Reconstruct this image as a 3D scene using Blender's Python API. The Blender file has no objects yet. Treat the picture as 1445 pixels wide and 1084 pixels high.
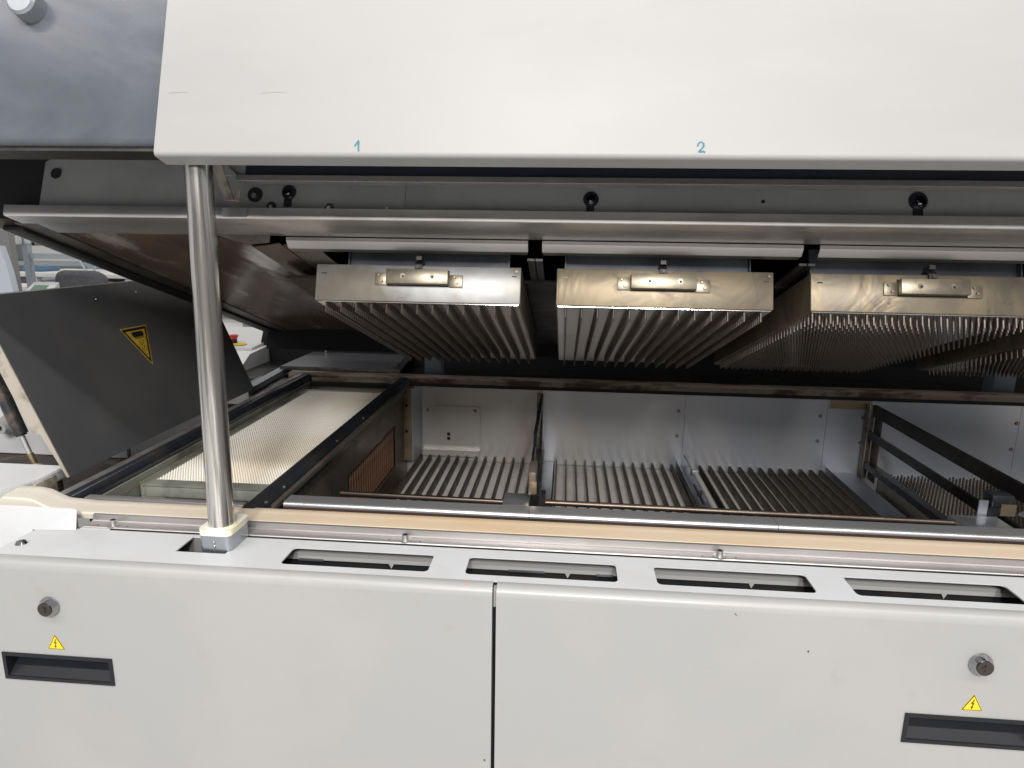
import bpy, bmesh, math, random
from mathutils import Vector, Matrix, Euler
random.seed(7)
S = bpy.context.scene
COL = S.collection

# ------------------------------------------------------------------ camera
cam_d = bpy.data.cameras.new("camera"); cam = bpy.data.objects.new("camera", cam_d); COL.objects.link(cam)
cam_d.sensor_width = 36.0; cam_d.lens = 36.0 * 940 / 1445; cam_d.clip_start = 0.02; cam_d.clip_end = 100
RX = (0.9965, -0.0323, 0.0777); RY = (0.0828, 0.2113, -0.9739); RZ = (0.0150, 0.9769, 0.2133)
M = Matrix((RX, RY, RZ)).to_4x4(); M.translation = Vector((0, 0, 1.42)); cam.matrix_world = M
S.camera = cam
S.render.resolution_x, S.render.resolution_y = 1024, 768
# ------------------------------------------------------------------ light
S.view_settings.view_transform = 'Standard'; S.view_settings.look = 'None'
S.view_settings.exposure = -0.22; S.view_settings.gamma = 1.0
W = bpy.data.worlds.new("World"); S.world = W; W.use_nodes = True
W.node_tree.nodes["Background"].inputs[0].default_value = (0.98, 0.98, 1.0, 1)
W.node_tree.nodes["Background"].inputs[1].default_value = 0.50
def strip(name, x, y, z, sx, sy, power, col=(1, .975, .945)):
    l = bpy.data.lights.new(name, 'AREA'); l.shape = 'RECTANGLE'; l.size = sx; l.size_y = sy; l.energy = power; l.color = col
    o = bpy.data.objects.new(name, l); o.location = (x, y, z); COL.objects.link(o); return o
strip("ceiling_strip_lamp", 0.3, -1.33, 4.5, 9, 0.14, 235)
strip("ceiling_strip_lamp", -0.35, -4.3, 4.3, 0.5, 2.4, 365)
strip("ceiling_strip_lamp", 0.95, -4.3, 4.3, 0.5, 2.4, 365)
strip("ceiling_strip_lamp", -2.5, 5.2, 4.5, 7, 0.3, 90)
S.cycles.use_denoising = True
S.cycles.max_bounces = 8; S.cycles.glossy_bounces = 5; S.cycles.diffuse_bounces = 4
S.cycles.caustics_reflective = False; S.cycles.caustics_refractive = False
S.cycles.sample_clamp_indirect = 4.0

# ------------------------------------------------------------------ materials
def mat(name, col, rough=.5, metal=0.0, col2=None, cscale=4, cpos=(.42, .62), stretch=(1, 1, 1), rvar=0.0, bump=0.0, bscale=60, bstretch=(1, 1, 1), spec=.5, col3=None, c3scale=9, c3pos=(.55, .7), coat=0, bdist=.001, dist=0):
    m = bpy.data.materials.new(name); m.use_nodes = True; nt = m.node_tree; N = nt.nodes; L = nt.links
    b = N["Principled BSDF"]
    b.inputs["Base Color"].default_value = (*col, 1); b.inputs["Roughness"].default_value = rough; b.inputs["Metallic"].default_value = metal
    b.inputs["Specular IOR Level"].default_value = spec
    if coat: b.inputs["Coat Weight"].default_value = coat; b.inputs["Coat Roughness"].default_value = .15
    tc = N.new("ShaderNodeTexCoord")
    def noise(scale, st, detail=5, rgh=.6):
        mp = N.new("ShaderNodeMapping"); mp.inputs["Scale"].default_value = st; L.new(tc.outputs["Object"], mp.inputs[0])
        n = N.new("ShaderNodeTexNoise"); n.inputs["Scale"].default_value = scale; n.inputs["Detail"].default_value = detail; n.inputs["Roughness"].default_value = rgh; n.inputs["Distortion"].default_value = dist
        L.new(mp.outputs[0], n.inputs[0]); return n
    def ramp(src, p):
        r = N.new("ShaderNodeMapRange"); r.inputs[1].default_value = p[0]; r.inputs[2].default_value = p[1]; r.interpolation_type = 'SMOOTHSTEP'
        L.new(src, r.inputs[0]); return r.outputs[0]
    last = None
    if col2:
        n = noise(cscale, stretch); mx = N.new("ShaderNodeMix"); mx.data_type = 'RGBA'
        L.new(ramp(n.outputs[0], cpos), mx.inputs[0]); mx.inputs[6].default_value = (*col, 1); mx.inputs[7].default_value = (*col2, 1)
        last = mx.outputs[2]; L.new(last, b.inputs["Base Color"])
    if col3:
        n = noise(c3scale, stretch, 6, .65); mx = N.new("ShaderNodeMix"); mx.data_type = 'RGBA'
        L.new(ramp(n.outputs[0], c3pos), mx.inputs[0])
        if last: L.new(last, mx.inputs[6])
        else: mx.inputs[6].default_value = (*col, 1)
        mx.inputs[7].default_value = (*col3, 1); L.new(mx.outputs[2], b.inputs["Base Color"])
    if rvar:
        n = noise(bscale * .12, bstretch, 4); r = N.new("ShaderNodeMapRange"); r.inputs[1].default_value = .3; r.inputs[2].default_value = .7
        r.inputs[3].default_value = max(.02, rough - rvar); r.inputs[4].default_value = rough + rvar; L.new(n.outputs[0], r.inputs[0]); L.new(r.outputs[0], b.inputs["Roughness"])
    if bump:
        n = noise(bscale, bstretch, 3); bp = N.new("ShaderNodeBump"); bp.inputs["Strength"].default_value = bump; bp.inputs["Distance"].default_value = bdist
        L.new(n.outputs[0], bp.inputs["Height"]); L.new(bp.outputs[0], b.inputs["Normal"])
    return m
LX = (.04, 1, 1)      # brushed along x
LZ = (1, 1, .03)
LY = (1, .04, 1)
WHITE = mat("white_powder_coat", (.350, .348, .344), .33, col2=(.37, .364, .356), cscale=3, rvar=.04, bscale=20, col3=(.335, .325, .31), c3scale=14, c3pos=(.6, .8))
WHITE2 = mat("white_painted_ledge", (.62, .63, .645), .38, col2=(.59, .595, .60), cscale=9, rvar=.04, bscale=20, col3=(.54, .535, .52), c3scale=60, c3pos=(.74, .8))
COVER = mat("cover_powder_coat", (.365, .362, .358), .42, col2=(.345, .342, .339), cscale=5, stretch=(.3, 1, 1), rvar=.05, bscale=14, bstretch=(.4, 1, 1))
STEEL = mat("brushed_stainless", (.68, .66, .65), .34, .85, rvar=.08, bump=.05, bscale=420, bstretch=LX, col2=(.54, .52, .51), cscale=7, stretch=(.5, 1, 1))
STEEL_Y = mat("brushed_stainless_lengthwise", (.5, .48, .46), .32, 1, rvar=.08, bump=.2, bscale=420, bstretch=LY, col2=(.36, .33, .30), cscale=6)
RAILST = mat("satin_stainless_strip", (.50, .48, .47), .42, .75, rvar=.08, bump=.06, bscale=420, bstretch=LX, col2=(.44, .42, .41), cscale=10, stretch=(.4, 1, 1))
RIM = mat("chamber_rim_steel", (.56, .57, .59), .33, .8, rvar=.02, bscale=60, bstretch=LX, col2=(.42, .38, .31), cscale=5, cpos=(.5, .72), stretch=(.6, 1, 1))
BACKT = mat("tanned_chamber_wall_steel", (.62, .60, .565), .38, .7, rvar=.04, bscale=30, col2=(.60, .53, .44), cscale=3, cpos=(.4, .7), stretch=(1, 1, .6), col3=(.62, .63, .66), c3scale=2.2, c3pos=(.5, .7))
BACKW = mat("chamber_wall_steel", (.62, .66, .75), .38, .75, rvar=.03, bscale=30, bstretch=(.3, 1, .3), col2=(.68, .66, .64), cscale=2.5, cpos=(.3, .8), stretch=(1, 1, .35))
TAN = mat("heat_tanned_steel", (.43, .34, .22), .4, .85, rvar=.08, col2=(.33, .26, .18), cscale=14, bump=.1)
TEMPER = mat("heat_tempered_steel", (.31, .255, .175), .5, .8, dist=1.6, rvar=.1, bump=.25, bscale=7, bdist=.012, col2=(.22, .19, .15), cscale=7, cpos=(.44, .60), stretch=(1, 1, .5), col3=(.17, .14, .115), c3scale=12, c3pos=(.56, .70))
GREYST = mat("dull_tempered_steel", (.27, .243, .198), .46, .85, rvar=.1, bump=.25, bscale=7, bdist=.012, col2=(.33, .33, .33), cscale=5, cpos=(.44, .6), col3=(.2, .185, .17), c3scale=8, c3pos=(.56, .72))
BROWN = mat("flux_browned_steel", (.30, .22, .175), .15, .5, rvar=.1, bump=.35, bdist=.006, bscale=9, bstretch=(1, .4, 1), col2=(.17, .115, .09), cscale=7, cpos=(.42, .62), stretch=(1, .35, 1), col3=(.80, .75, .69), c3scale=5.5, c3pos=(.52, .68))  # brown staining; pale patches paint in the sheet's highlights and reflections
FLANGE = mat("grey_flange_steel", (.24, .23, .22), .4, .9, rvar=.1, bump=.1, bscale=200, bstretch=LY, col2=(.17, .15, .13), cscale=9)
DARKST = mat("sooted_steel", (.05, .048, .047), .42, .8, rvar=.12, col2=(.075, .065, .055), cscale=9, bump=.15, bscale=100)
DARKST2 = mat("brown_sooted_steel", (.17, .15, .13), .35, .5, rvar=.1, col2=(.24, .18, .13), cscale=5, bump=.15, bscale=100)
BLACKP = mat("black_bar_steel", (.03, .033, .038), .3, .5, rvar=.12, bump=.15, bscale=90, col2=(.05, .045, .04), cscale=12)
BROWNBAR = mat("oxidised_bar_steel", (.05, .042, .036), .38, .6, rvar=.12, bump=.2, bscale=90, col2=(.03, .027, .025), cscale=12)
VOID = mat("unlit_cavity_paint", (.007, .0075, .009), .8)  # near-black puts the shade of cavities and gaps into the colour
RUBBER = mat("black_rubber_seal", (.020, .024, .033), .22, 0, rvar=.08, bump=.15, bscale=60, col2=(.03, .03, .03), cscale=20)
GREYP = mat("grey_painted_frame", (.30, .305, .31), .5, rvar=.08, col2=(.26, .265, .27), cscale=8, bump=.1, bscale=500)
BLUEG = mat("blue_grey_cover_paint", (.065, .075, .095), .26, 0, dist=1.4, rvar=.08, bscale=25, col2=(.165, .173, .188), cscale=2.1, cpos=(.30, .72), stretch=(.7, 1, 1.7), col3=(.10, .115, .14), c3scale=4.5, c3pos=(.45, .8))
FLAPM = mat("anthracite_flap_paint", (.125, .13, .14), .33, .4, rvar=.04, bscale=30, col2=(.155, .153, .15), cscale=3)
EDGE = mat("grimy_cream_paint", (.40, .36, .30), .5, col2=(.16, .12, .085), cscale=22, cpos=(.5, .7), rvar=.1, bump=.2, bscale=200)
GRIME = mat("brown_grime", (.09, .065, .05), .6, col2=(.22, .17, .15), cscale=18, cpos=(.45, .6), bump=.6, bscale=120)
CHB = mat("shaded_channel_paint", (.20, .195, .185), .5)  # darker grey puts the shade inside the channel into the colour
BRSIDE = mat("dark_browned_sheet", (.09, .062, .047), .3, .6, rvar=.08, col2=(.14, .11, .09), cscale=8)
RAILDK = mat("dull_module_rail", (.42, .40, .385), .36, .85, rvar=.05, bscale=30, bstretch=LX)
EDGEST = mat("dull_grey_edge_steel", (.30, .29, .285), .45, .6, rvar=.1, col2=(.22, .20, .19), cscale=20)
HOOK = mat("dull_hook_steel", (.13, .125, .12), .4, .8, rvar=.08)
GROOVE = mat("dark_brown_groove", (.055, .026, .018), .6, col2=(.03, .017, .013), cscale=9)
GUT = mat("sooty_gutter_grime", (.035, .026, .022), .6, col2=(.12, .09, .075), cscale=14, cpos=(.5, .68), bump=.4, bscale=120)
CREAM = mat("cream_silicone_gasket", (.60, .49, .36), .42, 0, rvar=.06, col2=(.58, .42, .255), cscale=2.2, cpos=(.42, .62), stretch=(.5, 1.5, 1), bump=.15, bscale=90, spec=.35, col3=(.40, .20, .08), c3scale=3.6, c3pos=(.60, .78))
_nt = CREAM.node_tree; _b = _nt.nodes["Principled BSDF"]; _src = _b.inputs["Base Color"].links[0].from_socket
_tc = _nt.nodes.new("ShaderNodeTexCoord"); _sx = _nt.nodes.new("ShaderNodeSeparateXYZ"); _nt.links.new(_tc.outputs["Object"], _sx.inputs[0])
_mr = _nt.nodes.new("ShaderNodeMapRange"); _mr.inputs[1].default_value = -.86; _mr.inputs[2].default_value = -.42; _nt.links.new(_sx.outputs[0], _mr.inputs[0])
_mx = _nt.nodes.new("ShaderNodeMix"); _mx.data_type = 'RGBA'; _nt.links.new(_mr.outputs[0], _mx.inputs[0]); _mx.inputs[6].default_value = (.62, .575, .50, 1)
_nt.links.new(_src, _mx.inputs[7]); _nt.links.new(_mx.outputs[2], _b.inputs["Base Color"])
CREAML = mat("pale_silicone_end", (.62, .59, .52), .4, 0, rvar=.06, col2=(.72, .66, .54), cscale=6)
BACKGASK = mat("scorched_silicone_gasket", (.42, .33, .25), .45, 0, rvar=.06, col2=(.13, .06, .035), cscale=9, cpos=(.5, .62), stretch=(.5, 3, 1))
NYLON = mat("cream_nylon", (.80, .79, .70), .4, 0, col2=(.80, .74, .52), cscale=30, rvar=.05)
ZINC = mat("zinc_cast_block", (.42, .45, .49), .38, .9, rvar=.1, bump=.2, bscale=120, col2=(.5, .52, .55), cscale=20)
SHAFT = mat("ground_steel_shaft", (.74, .72, .69), .2, .9, rvar=.05, bump=.25, bscale=260, bstretch=(1, 1, .004), col2=(.28, .265, .25), cscale=95, stretch=(1, 1, .004), cpos=(.4, .6))  # dark upright streaks paint the room's reflection into the steel colour
CHROME = mat("chromed_bezel", (.42, .42, .44), .09, 1)
CORE = mat("lock_core_metal", (.10, .085, .075), .3, .9, rvar=.1)
PLASTIC = mat("black_handle_plastic", (.011, .012, .016), .45, 0, rvar=.05, spec=.35)
YELLOW = mat("warning_yellow", (.80, .58, .02), .4, 0)
YELLOW2 = mat("aged_warning_yellow", (.62, .42, .035), .4, 0, col2=(.5, .33, .04), cscale=60)
BLACKI = mat("black_print", (.012, .011, .012), .5, 0)
CYAN = mat("cyan_marker_ink", (.02, .16, .205), .5, 0)
SCUFF = mat("pencil_grey_scuff", (.30, .30, .30), .6, 0)
REDDOT = mat("red_paint_fleck", (.6, .12, .06), .5, 0)
BRK = mat("straw_tempered_bracket", (.27, .24, .19), .4, .85, rvar=.08, col2=(.36, .31, .23), cscale=30)
STUD = mat("cream_ceramic_studs", (.86, .83, .76), .5, 0, col2=(.80, .71, .56), cscale=4, cpos=(.42, .7), stretch=(1, .6, 1))
STUDB = mat("tan_stud_plate", (.46, .38, .28), .6, 0, col2=(.36, .28, .19), cscale=9)
TRAYF = mat("grey_green_tray_frame", (.30, .31, .26), .45, .2, col2=(.17, .17, .15), cscale=10, rvar=.08)
TANWALL = mat("browned_end_wall", (.36, .31, .23), .45, .5, col2=(.22, .16, .10), cscale=9)
FIN = mat("oxidised_nozzle_fin", (.055, .043, .032), .45, .3, rvar=.1, bump=.2, bscale=200, col2=(.06, .047, .036), cscale=10, col3=(.07, .064, .035), c3scale=6)
PIN = mat("upper_nozzle_steel", (.17, .148, .13), .5, .8, rvar=.08, col2=(.16, .13, .11), cscale=10)
PLATE = mat("pale_nozzle_plate", (.86, .82, .76), .5, .05, rvar=.1, bump=.5, bscale=500, bstretch=(2, .1, 1), col2=(.76, .71, .64), cscale=10)
PLATEU = mat("upper_nozzle_plate", (.74, .715, .68), .14, 1, rvar=.05, bscale=40, bstretch=(2, .1, 1), col2=(.60, .56, .52), cscale=4)
ROD = mat("browned_rod_steel", (.13, .105, .085), .32, .9, col2=(.12, .09, .07), cscale=30)
COPPER = mat("copper_brown_grille", (.42, .23, .14), .45, .3, col2=(.27, .14, .09), cscale=16, rvar=.1)
GALV = mat("galvanised_panel", (.27, .29, .33), .42, .8, rvar=.1, col2=(.20, .215, .25), cscale=5, bump=.1)
CERAM = mat("white_ceramic_tube", (.62, .60, .55), .4)
BRASS = mat("brass_end_fitting", (.36, .27, .16), .4, .8)
NAVY = mat("navy_painted_channel", (.025, .03, .045), .45)
POSTP = mat("pale_blue_post_paint", (.24, .30, .35), .5)
FLOORM = mat("grey_factory_floor", (.42, .42, .41), .45, col2=(.37, .37, .37), cscale=.8)
WALLM = mat("factory_wall_paint", (.62, .62, .60), .8, col2=(.4, .4, .4), cscale=.5)
DESKW = mat("white_laminate", (.78, .78, .76), .4)
OFFG = mat("grey_blue_frame_paint", (.40, .45, .48), .45)
LIDM = mat("dull_lid_steel", (.5, .51, .54), .3, .8, rvar=.04, bscale=30, col2=(.4, .4, .41), cscale=2)
FABRIC = mat("charcoal_chair_fabric", (.085, .083, .09), .9, col2=(.11, .11, .115), cscale=60, bump=.3, bscale=600)
BLUEB = mat("blue_plastic", (.09, .18, .29), .5)
DARKBX = mat("dark_stored_goods", (.08, .085, .095), .7, col2=(.16, .165, .17), cscale=7)
GREEND = mat("green_lcd", (.16, .27, .18), .3)
REDB = mat("red_button_plastic", (.62, .02, .025), .35)
CABG = mat("grey_cabinet_paint", (.27, .265, .255), .5)

# ------------------------------------------------------------------ helpers
def BM(): return bmesh.new()
def box(bm, x0, x1, y0, y1, z0, z1, bev=0, seg=2):
    vs = [bm.verts.new((x, y, z)) for x in (x0, x1) for y in (y0, y1) for z in (z0, z1)]
    f = [(0, 1, 3, 2), (4, 6, 7, 5), (0, 4, 5, 1), (2, 3, 7, 6), (0, 2, 6, 4), (1, 5, 7, 3)]
    fs = [bm.faces.new([vs[i] for i in q]) for q in f]
    if bev:
        es = list({e for g in fs for e in g.edges})
        bmesh.ops.bevel(bm, geom=es, offset=bev, segments=seg, affect='EDGES', profile=.5)
    return vs
def prism(bm, prof, axis, a0, a1, mi=0):
    def P(p, a):
        return (a, p[0], p[1]) if axis == 'x' else ((p[0], a, p[1]) if axis == 'y' else (p[0], p[1], a))
    A = [bm.verts.new(P(p, a0)) for p in prof]; B = [bm.verts.new(P(p, a1)) for p in prof]
    n = len(prof); fs = [bm.faces.new(A), bm.faces.new(B[::-1])]
    for i in range(n): fs.append(bm.faces.new((A[i], B[i], B[(i + 1) % n], A[(i + 1) % n])))
    for f in fs: f.material_index = mi
    return fs
def strip_prof(path, t):
    """closed profile of a sheet of thickness t that follows an open path"""
    up, dn = [], []
    for i, p in enumerate(path):
        a = Vector(path[max(i - 1, 0)]); b = Vector(path[min(i + 1, len(path) - 1)]); d = (b - a).normalized(); n = Vector((-d.y, d.x))
        up.append((p[0], p[1])); dn.append((p[0] + n.x * t, p[1] + n.y * t))
    return up + dn[::-1]
def arc(cx, cy, r, a0, a1, n=5):
    return [(cx + r * math.cos(math.radians(a0 + (a1 - a0) * i / n)), cy + r * math.sin(math.radians(a0 + (a1 - a0) * i / n))) for i in range(n + 1)]
def rrect(x0, x1, y0, y1, r, n=4):
    return arc(x1 - r, y1 - r, r, 0, 90, n) + arc(x0 + r, y1 - r, r, 90, 180, n) + arc(x0 + r, y0 + r, r, 180, 270, n) + arc(x1 - r, y0 + r, r, 270, 360, n)
def cyl(bm, p0, p1, r, n=16, r2=None, cap=True, mi=0):
    p0 = Vector(p0); p1 = Vector(p1); r2 = r if r2 is None else r2
    d = (p1 - p0).normalized(); u = d.orthogonal().normalized(); v = d.cross(u)
    A = [bm.verts.new(p0 + (u * math.cos(2 * math.pi * i / n) + v * math.sin(2 * math.pi * i / n)) * r) for i in range(n)]
    B = [bm.verts.new(p1 + (u * math.cos(2 * math.pi * i / n) + v * math.sin(2 * math.pi * i / n)) * r2) for i in range(n)]
    fs = []
    for i in range(n): fs.append(bm.faces.new((A[i], A[(i + 1) % n], B[(i + 1) % n], B[i])))
    if cap: fs += [bm.faces.new(A[::-1]), bm.faces.new(B)]
    for f in fs: f.material_index = mi
def tube(bm, pts, r, n=8):
    for a, b in zip(pts[:-1], pts[1:]): cyl(bm, a, b, r, n)
def holed(bm, outer, holes, axis, a0, a1):
    """flat plate with real holes, extruded from a0 to a1 along the axis"""
    def P(p, a):
        return (a, p[0], p[1]) if axis == 'x' else ((p[0], a, p[1]) if axis == 'y' else (p[0], p[1], a))
    t = bmesh.new(); es = []
    for loop in [outer] + holes:
        vs = [t.verts.new(P(p, a0)) for p in loop]
        for i in range(len(vs)): es.append(t.edges.new((vs[i], vs[(i + 1) % len(vs)])))
    bmesh.ops.triangle_fill(t, use_beauty=True, use_dissolve=False, edges=es)
    r = bmesh.ops.extrude_face_region(t, geom=t.faces[:])
    k = {'x': 0, 'y': 1, 'z': 2}[axis]
    for g in r['geom']:
        if isinstance(g, bmesh.types.BMVert): g.co[k] += a1 - a0
    bmesh.ops.recalc_face_normals(t, faces=t.faces[:])
    me = bpy.data.meshes.new("t"); t.to_mesh(me); t.free(); bm.from_mesh(me); bpy.data.meshes.remove(me)
def flat(bm, pts, mi=0):
    f = bm.faces.new([bm.verts.new(p) for p in pts]); f.material_index = mi; return f

def thing(name, label, cat, loc=(0, 0, 0), rot=(0, 0, 0), group=None):
    o = bpy.data.objects.new(name, None); o.empty_display_size = .05; COL.objects.link(o); o.location = loc; o.rotation_euler = rot
    o["label"] = label; o["category"] = cat
    if group: o["group"] = group
    o["_l"] = 1; del o["_l"]
    return o
def root_inv(p):
    m = Matrix()
    chain = []
    while p is not None: chain.append(p); p = p.parent
    for q in reversed(chain): m = m @ (Matrix.Translation(q.location) @ q.rotation_euler.to_matrix().to_4x4())
    return m.inverted()
def obj(name, bm, mats, parent=None, local=False, smooth=30, label=None, kind=None, cat=None, group=None, recalc=True):
    """local=False: bmesh is in world coordinates; local=True: in the frame of the top-level thing"""
    if recalc: bmesh.ops.recalc_face_normals(bm, faces=bm.faces[:])
    if parent is not None and not local: bm.transform(root_inv(parent))
    me = bpy.data.meshes.new(name); bm.to_mesh(me); bm.free()
    for m in (mats if isinstance(mats, (list, tuple)) else [mats]): me.materials.append(m)
    if smooth:
        for p in me.polygons: p.use_smooth = True
        me.set_sharp_from_angle(angle=math.radians(smooth))
    o = bpy.data.objects.new(name, me); COL.objects.link(o)
    if parent is not None: o.parent = parent
    if label: o["label"] = label
    if kind: o["kind"] = kind
    if cat: o["category"] = cat
    if group: o["group"] = group
    return o
def bx(name, m, parent, *d, bev=0, **k):
    b = BM(); box(b, *d, bev=bev); return obj(name, b, m, parent, **k)
def inst(src, parent, loc):
    o = src.copy(); COL.objects.link(o); o.parent = parent; o.location = loc; return o

# ================================================================== SETTING
b = BM(); box(b, -14, 12, -9, 13, -.05, 0); obj("floor", b, FLOORM, kind="structure")
b = BM(); box(b, -14, 12, 13, 13.1, 0, 5); obj("wall", b, WALLM, kind="structure")
b = BM(); box(b, -14, 12, -9.1, -9, 0, 5); obj("wall", b, WALLM, kind="structure")

# ================================================================== OVEN BASE
base = thing("reflow_oven", "long white lower cabinet of the oven with its open heating chamber under the raised hood", "oven", (0, 1.5, 0))
LIPR = .014
def make_door(x0, x1, hx0, hx1, lockx, signx, bg):
    b = BM()
    holed(b, [(x0, .16), (x1, .16), (x1, .95 - LIPR), (x0, .95 - LIPR)],
          [rrect(hx0 + .004, hx1 - .004, .7575, .7945, .002, 2)], 'y', .832, .834)
    path = [(.832, .95 - LIPR)] + arc(.832 + LIPR, .95 - LIPR, LIPR, 180, 90, 6)[1:] + [(.8495, .95)]
    prism(b, strip_prof(path, -.002), 'x', x0, x1)
    box(b, x0, x0 + .002, .834, .85, .16, .935); box(b, x1 - .002, x1, .834, .85, .16, .935)
    d = obj("access_door", b, WHITE, base, label="left white access door" if bg else "right white access door")
    # chromed lock
    b = BM(); n = 20
    cyl(b, (lockx, .8318, .880), (lockx, .829, .880), .0152, n); cyl(b, (lockx, .829, .880), (lockx, .8215, .880), .0148, n, .0118)
    obj("lock_bezel", b, CHROME, d)
    b = BM(); cyl(b, (lockx, .8213, .880), (lockx, .8203, .880), .0106, 18); cyl(b, (lockx, .8202, .880), (lockx, .8197, .880), .0035, 12)
    box(b, lockx - .0008, lockx + .0008, .8192, .8200, .8755, .8845)
    obj("lock_core", b, CORE, d)
    # recessed handle
    b = BM(); holed(b, [(hx0, .7535), (hx1, .7535), (hx1, .7985), (hx0, .7985)], [rrect(hx0 + .0055, hx1 - .0055, .759, .793, .001, 2)], 'y', .8300, .8318)
    x0_, x1_ = hx0 + .0055, hx1 - .0055
    prof = [(.8318, .759), (.8335, .7595), (.858, .782), (.858, .7935), (.8318, .7935), (.8318, .793), (.860, .7955), (.8605, .781), (.8345, .7575), (.8318, .7575)]
    prism(b, [(.8318, .7588), (.8325, .7592), (.8560, .7790), (.8580, .7790), (.8335, .7572), (.8318, .7572)], 'x', x0_, x1_)
    box(b, x0_, x1_, .8560, .8575, .7792, .7945); box(b, x0_, x1_, .8319, .8560, .7932, .7948)
    box(b, x0_ - .0015, x0_, .8319, .857, .758, .794); box(b, x1_, x1_ + .0015, .8319, .857, .758, .794)
    obj("recessed_handle", b, PLASTIC, d, label="black recessed grip")
    # warning triangle
    b = BM(); cx = signx; cz = .8085
    tri = lambda s, y: [(cx - s, y, cz + (.014 - s) * .58), (cx + s, y, cz + (.014 - s) * .58), (cx, y, cz + (.014 - s) * .58 + s * 1.80)]
    flat(b, tri(.0143, .83175), 0); flat(b, tri(.0134, .83155), 1); flat(b, tri(.0116, .83135), 0)
    z0 = cz
    bolt = [(.0005, .0172), (-.0028, .0103), (-.0004, .0108), (-.0014, .0058), (-.0028, .0062), (-.0004, .0022), (.0008, .0066), (-.0003, .0062), (.0018, .0124), (-.0006, .0118), (.0018, .0172)]
    flat(b, [(cx + p[0], .83115, z0 + p[1]) for p in bolt], 1)
    obj("warning_sign", b, [YELLOW, BLACKI], d, smooth=0, recalc=False, label="yellow triangle with black lightning bolt")
    return d
d1 = make_door(-1.50, -.0895, -.8335, -.6585, -.745, -.7445, True)
d2 = make_door(-.0838, 1.60, .4765, .6515, .561, .561, False)
for sx, sz, par in ((-.0985, .672, d1),):
    b = BM(); cyl(b, (sx, .8319, sz), (sx, .8314, sz), .0016, 8); obj("paint_chip", b, GRIME, par)
b = BM(); cyl(b, (-.127, .8444, .9492), (-.127, .8434, .9504), .0017, 6); obj("paint_fleck", b, REDDOT, d1)
b = BM(); prism(b, [(.2385, .9320), (.2390, .9324), (.2420, .9292), (.2415, .9290)], "y", .8314, .8319); obj("scratch", b, BLACKI, d2)
b = BM(); cyl(b, (.34, .8319, .882), (.34, .8314, .882), .0012, 8); obj("paint_chip", b, BLACKI, d2)
# frame seen through the gap between doors and at the ends
bx("door_frame", VOID, base, -.12, -.055, .853, .86, .16, .944)
bx("door_stop", WHITE, base, -.0885, -.0848, .842, .850, .915, .944)
# ledge with windows and column notch
wins = [(-.407, -.187), (-.134, .085), (.139, .357), (.409, .632), (.684, .905), (.957, 1.178)]
b = BM(); holed(b, [(-.841, .8505), (1.6, .8505), (1.6, .9445), (-.841, .9445)],
                [rrect(a + .001, c, .866, .9195, .007) for a, c in wins] + [[(-.578, .8865), (-.5, .8865), (-.4935, .9375), (-.578, .9375)]], 'z', .948, .950)
bx("ledge_seam", VOID, base, -.78, 1.6, .9447, .9513, .940, .9492)
led = obj("top_ledge", b, WHITE2, base)
b = BM(); box(b, -.775, -.725, .9451, .9490, .947, .9505); obj("ledge_tab", b, WHITE2, led)
b = BM(); cyl(b, (-.825, .885, .9502), (-.825, .885, .9535), .0088, 18, .0066); obj("round_head_screw", b, CHROME, led)
# channel below the windows
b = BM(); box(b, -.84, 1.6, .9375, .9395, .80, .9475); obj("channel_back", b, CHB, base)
b = BM(); prism(b, [(.9300, .9372), (.9370, .9375), (.9370, .9250), (.9300, .9250)], 'x', -.46, 1.6)
for a, c in wins:
    mid = a + .68 * (c - a)
    prism(b, [(mid - .004, .9248), (mid + .004, .9248), (mid, .917)], 'y', .9302, .9368)
obj("channel_lip", b, WHITE, base)
b = BM(); box(b, -.84, 1.6, .9325, .9365, .80, .9245); box(b, -.84, 1.6, .86, .9324, .80, .802); obj("channel_floor", b, BLACKP, base)
for a, c in ((-.075, -.02), (.058, .083), (-.404, -.365)):
    bx("hinge_tab", ZINC, base, a, c, .928, .9298, .924, .9275)
# scratch and marks on door 2 lip
# left lid
b = BM()
P = dict(a=(-1.5, .8505, .950), b=(-.8415, .8505, .950), c=(-.8405, .932, .9503), d=(-.803, .971, .972), e=(-1.5, .978, .972), f=(-1.5, .93, .9503),
         d2=(-.7985, .972, .9695), g=(-.775, .9365, .9505), h=(-.775, .9365, .93), i=(-.80, .973, .93), e2=(-1.5, .982, .965), e3=(-1.5, .982, .93))
P = {k: b.verts.new(v) for k, v in P.items()}
for q in ('abcf', 'fcde', ('d', 'd2', 'e2', 'e'), ('c', 'g', 'd2', 'd'), ('g', 'h', 'i', 'd2'), ('d2', 'i', 'e3', 'e2')): b.faces.new([P[k] for k in q])
l1 = obj("left_lid", b, WHITE2, base)
b = BM(); cyl(b, (-.843, .9305, .9500), (-.843, .9305, .9507), .0016, 8); obj("lid_notch", b, BLACKI, l1)
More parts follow.
